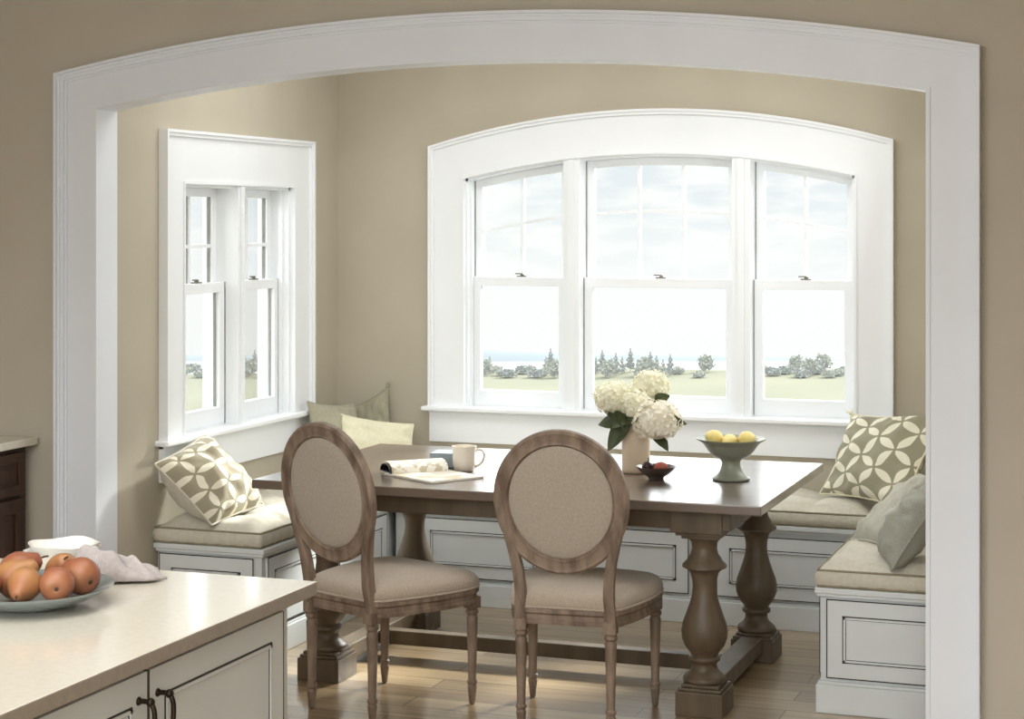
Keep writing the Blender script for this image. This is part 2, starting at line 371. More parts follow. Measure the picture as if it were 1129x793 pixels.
# ------------------------------------------------------------------ windows
def window(name, loc, rz, units, top, casing, zst=.845, zrail=1.445, apron=.148, label='', drop=.055, stool_ext=.03, gasket=False):
    """units: list of (u0,u1,columns); top(u): head of opening; casing: (u0,u1,fn_top)"""
    root = empty(name, loc, rz); struct(root, label, 'window')
    c0, c1, ct = casing; o0, o1 = units[0][0], units[-1][1]; P = M['window_paint']
    n = 30
    mb = MB()
    mb.strip(lin(c0, o0, 3), zst, ct, -.022, 0); mb.strip(lin(o1, c1, 3), zst, ct, -.022, 0); mb.strip(lin(o0, o1, n), top, ct, -.022, 0)
    for w, y, yb in ((.026, .034, .022), (.012, .042, .034)):
        mb.strip([c0, c0+w], zst, lambda x: ct(x)-w, -y, -yb); mb.strip([c1-w, c1], zst, lambda x: ct(x)-w, -y, -yb)
        mb.strip(lin(c0, c1, n), lambda x: ct(x)-w, ct, -y, -yb)
    for k in (0, 1):
        a, b = (o0-.012, o0) if k == 0 else (o1, o1+.012)
        mb.strip([a, b], zst, top, -.028, -.022)
    mb.strip(lin(o0-.012, o1+.012, n), top, lambda x: top(x)+.012, -.028, -.022)
    mb.build('casing', P, root)
    MB().box(c0-stool_ext, c1+stool_ext, -.06, .05, zst-.022, zst).build('stool', P, root, bevel=.006)
    mb = MB().box(c0, c1, -.02, 0, zst-.022-apron, zst-.022); mb.box(c0, c1, -.028, 0, zst-.034, zst-.022)
    mb.build('apron', P, root)
    # jambs and head lining
    mb = MB()
    mb.strip([o0-.001, o0+.012], zst, top, 0, .16); mb.strip([o1-.012, o1+.001], zst, top, 0, .16)
    mb.strip(lin(o0, o1, n), lambda x: top(x)-.012, lambda x: top(x)+.001, 0, .16)
    mb.box(o0, o1, .05, .18, zst-.02, zst+.006)
    # parting stops
    for a, b in ((o0+.012, o0+.022), (o1-.022, o1-.012)): mb.strip([a, b], zst, lambda x: top(x)-.012, .028, .046)
    mb.build('jamb', P, root)
    for i in range(len(units)-1):
        a, b = units[i][1], units[i+1][0]
        q = MB().strip(lin(a, b, 3), zst, top, -.016, .16); q.strip([(a+b)/2-.016, (a+b)/2+.016], zst, lambda x: top(x)-.002, -.026, -.016)
        q.build('mullion', P, root)
    for (u0, u1, cols) in units:
        a, b = u0+.012 if (u0 == o0) else u0, u1-.012 if (u1 == o1) else u1
        st = .040
        tz = lambda x: top(x)-.013
        g_ = MB(); g_.box(a-.0005, a+.0045, .047, .051, zst+.006, zrail+.02); g_.box(b-.0035, b+.0005, .047, .051, zst+.006, zrail+.02); g_.strip([a-.0005, a+.005], zrail+.02, tz, .087, .092)
        g_.build('weather_strip', M['gasket'], root)
        # upper sash (outer track)
        y0, y1 = .090, .122
        q = MB(); q.strip([a, a+st], zrail-.018, tz, y0, y1); q.strip([b-st, b], zrail-.018, tz, y0, y1)
        q.strip(lin(a+st, b-st, 16), lambda x: tz(x)-.036, tz, y0, y1); q.box(a+st, b-st, y0, y1, zrail-.018, zrail+.016)
        us_ = q.build('upper_sash', P, root)
        g = MB()
        for c in range(1, cols):
            x = a+st+(b-a-2*st)*c/cols
            g.strip([x-.0075, x+.0075], zrail+.016, lambda x: tz(x)-.035, y0+.004, y1-.004)
        hz = lambda x: tz(x)-.250
        g.strip(lin(a+st, b-st, 12), lambda x: hz(x)-.0075, lambda x: hz(x)+.0075, y0+.005, y1-.005)
        g.build('muntin', P, us_)
        if gasket:
            gk = MB()
            for c in range(1, cols+1):
                x = a+st+(b-a-2*st)*c/cols-(.0075 if c < cols else 0)
                gk.box(x-.003, x+.0005, .100, .114, zrail+.016, tz(x)-.036)
            gk.build('gasket', M['gasket'], us_)
            gk = MB(); gk.box(b-st-.0085, b-st-.0042, .0705, .0815, zst+.079, zrail-.025); gk.box(b-.002, b+.001, .046, .086, zst+.006, zrail)
            gk.build('gasket', M['gasket'], root)
        MB().strip(lin(a+st-.004, b-st+.004, 12), zrail+.01, lambda x: tz(x)-.03, .105, .109).build('pane', M['glass'], us_)
        # lower sash (inner track)
        y0, y1 = .050, .084
        q = MB(); q.box(a, a+st+.004, y0, y1, zst+.006, zrail+.02); q.box(b-st-.004, b, y0, y1, zst+.006, zrail+.02)
        q.box(a+st, b-st, y0, y1, zst+.006, zst+.078); q.box(a+st, b-st, y0, y1, zrail-.024, zrail+.020)
        ls = q.build('lower_sash', P, root, bevel=.002)
        MB().box(a+st, b-st, .066, .070, zst+.07, zrail-.02).build('pane', M['glass'], ls)
        xm = (a+b)/2+.01
        k = MB().box(xm-.024, xm+.024, .052, .080, zrail+.020, zrail+.026); k.lathe([(.010, zrail+.026), (.010, zrail+.034), (.006, zrail+.037)], xm, .066, 12)
        k.box(xm-.035, xm+.004, .060, .068, zrail+.032, zrail+.038)
        k.build('sash_lock', M['latch'], ls, bevel=.001)
    return root
window('window_1', (0, YB, 0), 0, [(OL, -2.698, 2), (-2.618, -1.893, 3), (-1.809, OR_, 2)], w_in, (-3.372, -1.168, w_out),
       label='wide white arched triple window over the back seat')
window('window_2', (XL, 0, 0), PI/2, [(LY0, 7.171, 2), (7.229, LY1, 2)], lambda u: LZT, (6.53, 7.89, lambda u: 2.105),
       label='white square-headed double window in the left wall', gasket=True)

# ------------------------------------------------------------------ outdoors
Y0 = R(19.789); FW = Vector((-math.sin(Y0), math.cos(Y0), 0)); RT = Vector((math.cos(Y0), math.sin(Y0), 0))
def land(d, l, z): return FW*d+RT*l+Vector((0, 0, z))
mb = MB(); rows = [(11, -.5), (60, -5.5), (150, -14.4), (250, -24), (312, -24.0), (324, -25.5), (420, -61)]
vs = []; nl = 40
for d, z in rows:
    for i in range(nl+1):
        l = -420+840*i/nl; w = 6*math.sin(l*.03)+3*math.sin(l*.11) if d in (312, 324) else 0
        vs.append(land(d+w, l*(.25+.75*min(1, d/250)), z+(.5*mnoise.noise((l*.02, d*.02, 0)) if 100 < d < 200 else 0)))
fs = []
for j in range(len(rows)-1):
    for i in range(nl): fs.append((j*(nl+1)+i, j*(nl+1)+i+1, (j+1)*(nl+1)+i+1, (j+1)*(nl+1)+i))
mb.add(vs, fs); struct(mb.build('ground', M['grass'], smooth=True), 'pale green field sloping down to the bay', 'field')
mb = MB(); vs = [land(400, -520, -60), land(400, 520, -60), land(822, 520, -60), land(822, -520, -60)]
mb.add(vs, [(0, 1, 2, 3)]); struct(mb.build('water', M['water']), 'pale hazy bay beyond the field', 'bay')
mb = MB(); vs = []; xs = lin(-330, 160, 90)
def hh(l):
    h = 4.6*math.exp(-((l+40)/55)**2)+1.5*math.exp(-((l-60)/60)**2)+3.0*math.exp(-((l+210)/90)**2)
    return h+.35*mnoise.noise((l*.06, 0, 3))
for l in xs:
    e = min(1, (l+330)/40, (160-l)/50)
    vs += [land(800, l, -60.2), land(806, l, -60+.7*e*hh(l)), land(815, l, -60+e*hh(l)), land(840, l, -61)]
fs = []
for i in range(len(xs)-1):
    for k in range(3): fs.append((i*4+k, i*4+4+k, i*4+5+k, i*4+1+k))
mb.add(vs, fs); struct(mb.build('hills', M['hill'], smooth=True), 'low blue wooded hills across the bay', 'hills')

for k_ in ('tree_g', 'tree_b', 'trunk', 'hill'):  # distance haze painted in as pale emission on foliage, trunks and hills
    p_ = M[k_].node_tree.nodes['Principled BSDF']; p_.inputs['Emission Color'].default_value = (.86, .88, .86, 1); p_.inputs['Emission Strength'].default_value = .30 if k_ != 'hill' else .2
def canopy(kind, h, rad, seed):
    rnd = random.Random(seed); mb = MB()
    n = 260
    for i in range(n):
        if kind == 'fir':
            t = rnd.random()**.8; z = h*(.12+.88*t); rr = rad*(1-t)**.8*(.75+.35*math.sin(z*9/h*3)); a = rnd.random()*2*PI; q = rr*(.5+.5*rnd.random())
            c = Vector((q*math.cos(a), q*math.sin(a), z)); s = rad*.34*(1.15-t)
        else:
            d = Vector((rnd.gauss(0, 1), rnd.gauss(0, 1), rnd.gauss(0, 1))).normalized()*(.55+.45*rnd.random())
            k = 1+.35*mnoise.noise((d.x*1.6+seed, d.y*1.6, d.z*1.6))
            c = Vector((d.x*rad*k, d.y*rad*k, h*.55+d.z*h*.45*k)); s = rad*.24
        nrm = Vector((rnd.gauss(0, 1), rnd.gauss(0, 1), rnd.gauss(0, 1))).normalized(); u = nrm.orthogonal().normalized(); v = nrm.cross(u)
        vs = [c+u*s, c+v*s*.7+u*s*.2, c-u*s*.9, c-v*s*.7]
        mb.add(vs, [(0, 1, 2, 3)])
    return mb
protos = []
for i, (k, h, r_, m_) in enumerate([('fir', 4.4, 1.25, 'tree_b'), ('fir', 3.6, 1.1, 'tree_g'), ('leafy', 3.4, 1.6, 'tree_g'), ('bush', 1.5, 1.5, 'tree_b'), ('bush', 1.2, 1.3, 'tree_g')]):
    protos.append((k, canopy(k, h, r_, i+3), h, m_))
LBL = {'fir': 'hazy conifer in the distant tree line beyond the field', 'leafy': 'hazy round-topped tree in the distant tree line', 'bush': 'low hazy bush at the far edge of the field'}
made = {}
ROW = [0]
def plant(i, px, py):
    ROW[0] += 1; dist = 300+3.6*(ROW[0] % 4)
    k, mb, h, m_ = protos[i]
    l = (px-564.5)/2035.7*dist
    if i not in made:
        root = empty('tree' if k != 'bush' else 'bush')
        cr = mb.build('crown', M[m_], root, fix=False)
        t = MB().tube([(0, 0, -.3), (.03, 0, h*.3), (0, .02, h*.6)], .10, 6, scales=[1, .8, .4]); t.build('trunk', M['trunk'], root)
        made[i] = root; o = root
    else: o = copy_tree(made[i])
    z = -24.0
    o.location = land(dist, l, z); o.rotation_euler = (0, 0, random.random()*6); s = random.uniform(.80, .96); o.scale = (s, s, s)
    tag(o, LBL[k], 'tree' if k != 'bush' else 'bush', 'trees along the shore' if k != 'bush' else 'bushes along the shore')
pl = [(0, 651, 415), (1, 657, 415), (0, 664, 415), (2, 671, 416), (0, 679, 415), (1, 686, 416), (0, 695, 415), (1, 703, 415), (2, 711, 416), (0, 717, 415), (1, 724, 415), (1, 731, 414), (0, 739, 415), (4, 747, 415),
      (2, 778, 416), (4, 771, 417), (2, 534, 417), (1, 540, 417), (4, 547, 417), (3, 560, 416), (4, 553, 417), (3, 577, 416), (4, 584, 416), (3, 591, 417), (4, 598, 416), (1, 602, 416), (0, 607, 416), (2, 612, 416),
      (3, 852, 415), (3, 866, 418), (2, 878, 419), (3, 884, 419), (2, 892, 418), (3, 900, 419), (2, 907, 419), (4, 914, 418), (4, 924, 418), (3, 932, 418), (4, 843, 416),
      (0, 270, 408), (2, 275, 410), (0, 281, 409), (1, 287, 409), (3, 293, 410), (4, 257, 409), (4, 205, 406), (3, 213, 406), (4, 221, 406), (3, 229, 406), (2, 246, 408), (4, 300, 410)]
for a in pl: plant(*a)

# ------------------------------------------------------------------ built-in window seats
def panel(mb, u0, u1, z0, z1, w=0, ins=.052, th=.014, outer=True):
    """raised door/panel with dark glazed lines; materials 0 paint, 1 glaze; faces -w"""
    g = .0042
    mb.box(u0, u1, w-th, w, z0, z1, 0)
    def ring(a, b, c, d, t, y, mi):
        mb.box(a, b, y, w-th+.002, c, c+t, mi); mb.box(a, b, y, w-th+.002, d-t, d, mi); mb.box(a, a+t, y, w-th+.002, c, d, mi); mb.box(b-t, b, y, w-th+.002, c, d, mi)
    if outer: ring(u0-g, u1+g, z0-g, z1+g, g, w-th-.0002, 1)
    else:
        for a_ in (u0-g, u1): mb.box(a_, a_+g, w-th-.0002, w-.002, z0, z1, 1)
    e = ins
    ring(u0+e, u1-e, z0+e, z1-e, g, w-th-.0012, 1)
    ring(u0+e+g, u1-e-g, z0+e+g, z1-e-g, .007, w-th-.0045, 0)
    ring(u0+e+g+.007, u1-e-g-.007, z0+e+g+.007, z1-e-g-.007, .002, w-th-.0015, 1)
ZC = .442
def seat(label, faces, foot):
    """faces: (origin(x,y), rot, length, [panels]) - each cabinet face in its own local frame"""
    x0, x1, y0, y1 = foot
    root = empty('window_seat', ((x0+x1)/2, (y0+y1)/2, 0)); tag(root, label, 'bench')
    ox, oy = (x0+x1)/2, (y0+y1)/2
    MB().box(x0-ox+.012, x1-ox-.012 if x1 < -1 else x1-ox, y0-oy+.012, y1-oy, .10, ZC-.02).build('cabinet', M['cab'], root)
    return root, ox, oy
def seat_parts(root, ox, oy, lid, plinth, panels):
    MB().box(lid[0]-ox, lid[1]-ox, lid[2]-oy, lid[3]-oy, ZC-.022, ZC).box(lid[0]-ox+.006, lid[1]-ox-.006, lid[2]-oy+.006, lid[3]-oy-.001, ZC-.034, ZC-.022).build('lid', M['cab'], root, bevel=.004)
    MB().box(plinth[0]-ox, plinth[1]-ox, plinth[2]-oy, plinth[3]-oy, 0, .10).box(plinth[0]-ox+.006, plinth[1]-ox-.006, plinth[2]-oy+.006, plinth[3]-oy, .10, .112).build('plinth', M['cab'], root, bevel=.003)
    for (px, py, rz, L, z0, z1) in panels:
        mb = MB(); panel(mb, 0, L, z0, z1); o = mb.build('panel', [M['cab'], M['glaze']], root); o.location = (px-ox, py-oy, 0); o.rotation_euler = (0, 0, rz)
XF, XG, YF, YN = -3.374, -1.192, 7.74, 6.49
# left
r1, ox, oy = seat('left window seat cabinet, pale panelled paint, under the square window', None, (XL+.002, XF, YN, YB-.002))
seat_parts(r1, ox, oy, (XL+.002, XF+.008, YN-.008, YB-.002), (XL+.002, XF+.004, YN-.006, YB-.002),
           [(XL+.03, YN+.012, 0, .415, .128, .398), (XF-.012, YN+.045, PI/2, .56, .128, .398), (XF-.012, YN+.645, PI/2, .56, .128, .398)])
r2, ox, oy = seat('long back window seat cabinet behind the table, pale panelled paint', None, (XF+.010, XG-.010, YF, YB-.002))
seat_parts(r2, ox, oy, (XF+.010, XG-.010, YF-.008, YB-.002), (XF+.006, XG-.008, YF-.004, YB-.002),
           [(-3.23, YF+.012, 0, .60, .128, .385), (-2.55, YF+.012, 0, .57, .128, .385), (-1.85, YF+.012, 0, .57, .128, .385)])
r3, ox, oy = seat('right window seat cabinet, pale panelled paint, half behind the arch', None, (XG, XR-.002, YN, YB-.002))
seat_parts(r3, ox, oy, (XG-.008, XR-.002, YN-.008, YB-.002), (XG-.004, XR-.002, YN-.006, YB-.002),
           [(XG+.037, YN+.012, 0, .415, .128, .398), (XG+.012, YN+.62, -PI/2, .56, .128, .398), (XG+.012, YN+1.22, -PI/2, .56, .128, .398)])

# seat cushions
def cushion(x0, x1, y0, y1, z0, label, h=.060, puff=.042, tx=3, ty=6, seed=1):
    cx, cy = (x0+x1)/2, (y0+y1)/2; a, b = (x1-x0)/2, (y1-y0)/2
    root = empty('seat_cushion', (cx, cy, z0)); tag(root, label, 'cushion')
    nx, ny = max(10, int(a*2/.016)), max(10, int(b*2/.016))
    mb = MB(); rr = .03
    def edge(u, v, z, k):
        # rounded rectangle shrink
        return (u*(a-k), v*(b-k), z)
    top = []
    for j in range(ny+1):
        for i in range(nx+1):
            u = -1+2*i/nx; v = -1+2*j/ny
            x, y = u*a, v*b
            ex = 1-abs(u); ey = 1-abs(v); e = min(1, (a*ex)/.07)*1.0; f = min(1, (b*ey)/.07)
            t = (math.sin(e*PI/2)*math.sin(f*PI/2))
            tu = abs(math.sin(PI*tx*(u+1)/2)); tv = abs(math.sin(PI*ty*(v+1)/2))
            z = h+puff*t*(.30+.70*(tu*tv)**.35)+.012*mnoise.noise((x*11+seed, y*11, 0))*t+.018*abs(mnoise.noise((x*6+seed, y*20, 3)))*t
            # waviness of the sides
            wob = .004*mnoise.noise((x*9, y*9, seed))
            top.append((x+wob*(abs(u) == 1), y+wob*(abs(v) == 1), z))
    mb.add(top, [(j*(nx+1)+i, j*(nx+1)+i+1, (j+1)*(nx+1)+i+1, (j+1)*(nx+1)+i) for j in range(ny) for i in range(nx)])
    ring = [(i, 0) for i in range(nx)]+[(nx, j) for j in range(ny)]+[(nx-i, ny) for i in range(nx)]+[(0, ny-j) for j in range(ny)]
    vs = []; k = len(ring)
    for lv, (dz, out) in enumerate(((1, 0), (.8, .006), (.5, .008), (.2, .005), (0, -.006))):
        for (i, j) in ring:
            p = top[j*(nx+1)+i]; u = -1+2*i/nx; v = -1+2*j/ny
            o = out+.0025*math.sin((p[0]+p[1])*95)*(dz not in (0, 1))
            vs.append((p[0]+o*(u if abs(u) == 1 else 0), p[1]+o*(v if abs(v) == 1 else 0), h*dz))
    fs = []
    for l in range(4):
        for q in range(k): fs.append((l*k+q, l*k+(q+1) % k, (l+1)*k+(q+1) % k, (l+1)*k+q))
    fs.append(tuple(4*k+q for q in range(k)))
    mb.add(vs, fs)
    ob = mb.build('cover', M['cushion'], root, smooth=True)
    pts = [top[j*(nx+1)+i] for (i, j) in ring]
    c = MB(); c.tube([(p[0]*1.001, p[1]*1.001, h+.001) for p in pts], .0042, 6, closed=True)
    c.tube([(p[0]*1.001, p[1]*1.001, .006) for p in pts], .0042, 6, closed=True)
    c.build('piping', M['cushion_trim'], root, smooth=True)
    return root
cushion(XL+.012, XF-.008, YN-.002, YB-.012, ZC, 'beige tufted cushion along the left window seat', tx=2, ty=7, seed=2)
cushion(XF+.016, XG-.014, YF-.004, YB-.012, ZC, 'beige tufted cushion along the back window seat behind the table', tx=9, ty=2, seed=5)
cushion(XG+.004, XR-.012, YN-.002, YB-.012, ZC, 'beige tufted cushion along the right window seat', tx=2, ty=7, seed=9)

# pillows: four corners (bottom-left, bottom-right, top-right, top-left) of the soft sheet
def pillow(name, corners, thick, material, label, seed=1, n=26, piping=None, tassel=None, ruff=.01, back=1.0, pinch=.10, back_mat=None):
    A, B, C, D = [Vector(c) for c in corners]; ctr = (A+B+C+D)/4
    nrm = (B-A).cross(D-A).normalized()
    root = empty(name, ctr); tag(root, label, 'pillow')
    def pt(u, v, sgn):
        # edges curve inwards between the corners
        uu = (u-.5)*2; vv = (v-.5)*2
        pu = .5+(uu*(1-pinch*(1-vv*vv)*abs(uu)**2))/2; pv = .5+(vv*(1-pinch*(1-uu*uu)*abs(vv)**2))/2
        p = (A*(1-pu)+B*pu)*(1-pv)+(D*(1-pu)+C*pu)*pv
        t = max(0, (1-abs(uu)**2.3))**.55*max(0, (1-abs(vv)**2.3))**.55
        w = mnoise.noise((u*4+seed, v*4, seed*1.7))*ruff*1.6+mnoise.noise((u*9+seed, v*9, sgn*3.0))*ruff*.7
        rad = max(abs(uu), abs(vv)); w += ruff*.6*math.sin(math.atan2(vv, uu)*14+seed)*rad**3*(1-rad)*4
        t2 = t*thick*.5*(1 if sgn > 0 else back)
        return p-ctr+nrm*(sgn*t2+w*min(1, t*2.2))
    mb = MB(); mb.uv = []
    for sgn in (1, -1):
        vs = [pt(i/n, j/n, sgn) for j in range(n+1) for i in range(n+1)]
        fs = [(j*(n+1)+i, j*(n+1)+i+1, (j+1)*(n+1)+i+1, (j+1)*(n+1)+i) if sgn > 0 else (j*(n+1)+i, (j+1)*(n+1)+i, (j+1)*(n+1)+i+1, j*(n+1)+i+1) for j in range(n) for i in range(n)]
        mb.add(vs, fs); mb.uv += [(i/n, j/n) for j in range(n+1) for i in range(n+1)]
    for q_ in range(len(mb.f)//2, len(mb.f)): mb.m[q_] = 1
    mb.build('cover', [material, back_mat or material], root, smooth=True, fix=False)
    edge = [(i/n, 0) for i in range(n)]+[(1, j/n) for j in range(n)]+[(1-i/n, 1) for i in range(n)]+[(0, 1-j/n) for j in range(n)]
    MB().tube([pt(u, v, 1) for u, v in edge], .0045, 6, closed=True, up=tuple(nrm)).build('piping', piping or material, root, smooth=True)
    if tassel:
        for (u, v) in tassel:
            p = pt(u, v, 1); d = (p-(pt(.5, .5, 1)+pt(.5, .5, -1))/2).normalized(); rnd = random.Random(int(u*10+v*7)+seed)
            t = MB(); t.ball(p+d*.008, .009, n=10, m=8)
            for q in range(9):
                e = p+d*rnd.uniform(.022, .034)+Vector((rnd.uniform(-.012, .012), rnd.uniform(-.012, .012), rnd.uniform(-.016, .006)))
                t.tube([p+d*.006, (p+e)/2+Vector((0, 0, .003)), e], .0028, 5)
            t.build('tassel', piping or material, root, smooth=True)
    return root
pillow('throw_pillow', [(-3.585, 6.46, .530), (-3.575, 6.88, .550), (-3.79, 6.77, .845), (-3.785, 6.36, .775)], .20, M['circles2'],
       'pale taupe pillow with white interlocking circles leaning on the left window', seed=3, ruff=.014, piping=M['cushion'], pinch=.05, back_mat=M['cushion'])
pillow('throw_pillow', [(-1.452, 7.97, .550), (-1.05, 7.66, .545), (-.90, 7.90, .93), (-1.335, 8.10, .885)], .15, M['circles'],
       'olive pillow with cream interlocking circles in the right corner', seed=8, ruff=.016, piping=M['cream'], tassel=[(0, 1), (1, 1)])
pillow('throw_pillow', [(-3.70, 7.66, .56), (-3.60, 7.98, .56), (-3.70, 8.06, .855), (-3.81, 7.77, .89)], .14, M['grey_green'],
       'large grey-green pillow against the left wall, leftmost in the left corner', seed=11)
pillow('throw_pillow', [(-3.79, 8.09, .57), (-3.49, 8.09, .56), (-3.585, 8.175, .925), (-3.81, 8.17, .81)], .07, M['grey_green'],
       'grey-green pillow with a tasselled tip against the back wall, behind the cream one', seed=14, tassel=[(1, 1)])
pillow('throw_pillow', [(-3.62, 7.74, .56), (-3.31, 7.90, .56), (-3.37, 8.00, .775), (-3.70, 7.86, .83)], .09, M['cream'],
       'cream rectangular pillow at the front of the left corner', seed=17)
pillow('throw_pillow', [(-1.15, 6.94, .535), (-1.0, 6.78, .54), (-.84, 6.95, .80), (-.93, 7.20, .76)], .10, M['knit'],
       'grey knitted pillow with a pointed corner, behind the other knitted one', seed=21, ruff=.014)
pillow('throw_pillow', [(-1.01, 6.69, .535), (-.925, 6.44, .525), (-.77, 6.46, .775), (-.85, 6.74, .785)], .14, M['knit_dark'],
       'grey knitted pillow nearest the arch on the right window seat', seed=24, ruff=.014)
pillow('throw_pillow', [(-.96, 7.62, .56), (-.93, 7.28, .56), (-.75, 7.34, .86), (-.76, 7.66, .86)], .11, M['cream'],
       'pale cream pillow on the right seat, barely showing beside the arch', seed=27)

# ------------------------------------------------------------------ table
table = empty('dining_table', (-2.30, 6.79, 0)); tag(table, 'long weathered brown trestle dining table with turned legs', 'table')
def tl(x, y): return x+2.30, y-6.79
def bxt(mb, x0, x1, y0, y1, z0, z1): mb.box(x0+2.30, x1+2.30, y0-6.79, y1-6.79, z0, z1)
mb = MB(); bxt(mb, -3.272, -1.33, 6.20, 7.389, .726, .76); mb.build('tabletop', M['table_top'], table, bevel=.004)
mb = MB(); bxt(mb, -3.14, -1.455, 6.275, 6.305, .655, .726); bxt(mb, -3.14, -1.455, 7.275, 7.305, .655, .726); bxt(mb, -3.14, -3.11, 6.305, 7.275, .655, .726); bxt(mb, -1.485, -1.455, 6.305, 7.275, .655, .726)
bxt(mb, -3.15, -1.445, 6.268, 7.312, .714, .7262)
mb.build('apron', M['table_wood'], table, bevel=.003)
LP = [(.062, .619), (.058, .614), (.046, .600), (.044, .578), (.050, .556), (.058, .546), (.062, .536), (.078, .521), (.079, .513), (.064, .505), (.052, .496), (.048, .484), (.043, .462), (.042, .440), (.045, .412), (.053, .382), (.066, .345), (.077, .315), (.082, .288), (.080, .262), (.070, .236), (.058, .220), (.049, .208), (.047, .201), (.055, .197), (.056, .190), (.054, .184), (.046, .180), (.043, .170), (.045, .158), (.052, .146), (.064, .136), (.073, .128), (.076, .122), (.076, .114), (.070, .108)]
legm = MB(); legm.lathe(LP[::-1], 0, 0, 36)
legme = None
for (x, y) in ((-1.567, 6.362), (-1.567, 7.218), (-3.035, 6.362), (-3.035, 7.218)):
    lx, ly = tl(x, y)
    if legme is None:
        lg = legm.build('leg', M['table_wood'], table, smooth=True, angle=60); legme = lg
    else: lg = legme.copy(); COL.objects.link(lg)
    lg.parent = table; lg.location = (lx, ly, 0)
    if legme is lg:
        b = MB().box(-.085, .085, -.085, .085, 0, .085); b.box(-.078, .078, -.078, .078, .085, .097); b.box(-.068, .068, -.068, .068, .097, .109)
        fb = b.build('foot_block', M['table_wood'], lg, bevel=.003)
        b = MB().box(-.100, .085, -.0955, .0955, .642, .7255); b.box(-.086, .078, -.080, .080, .630, .642); b.box(-.068, .066, -.066, .066, .618, .630)
        cbk = b.build('head_block', M['table_wood'], lg, bevel=.003)
    else:
        for s in (fb, cbk):
            c = s.copy(); COL.objects.link(c); c.parent = lg
for x in (-1.567, -3.035):
    mb = MB(); bxt(mb, x-.042, x+.042, 6.447, 7.133, .040, .100); mb.build('stretcher', M['table_wood'], table, bevel=.004)
mb = MB(); bxt(mb, -2.993, -1.609, 6.760, 6.82, .045, .100); mb.build('stretcher', M['table_wood'], table, bevel=.004)

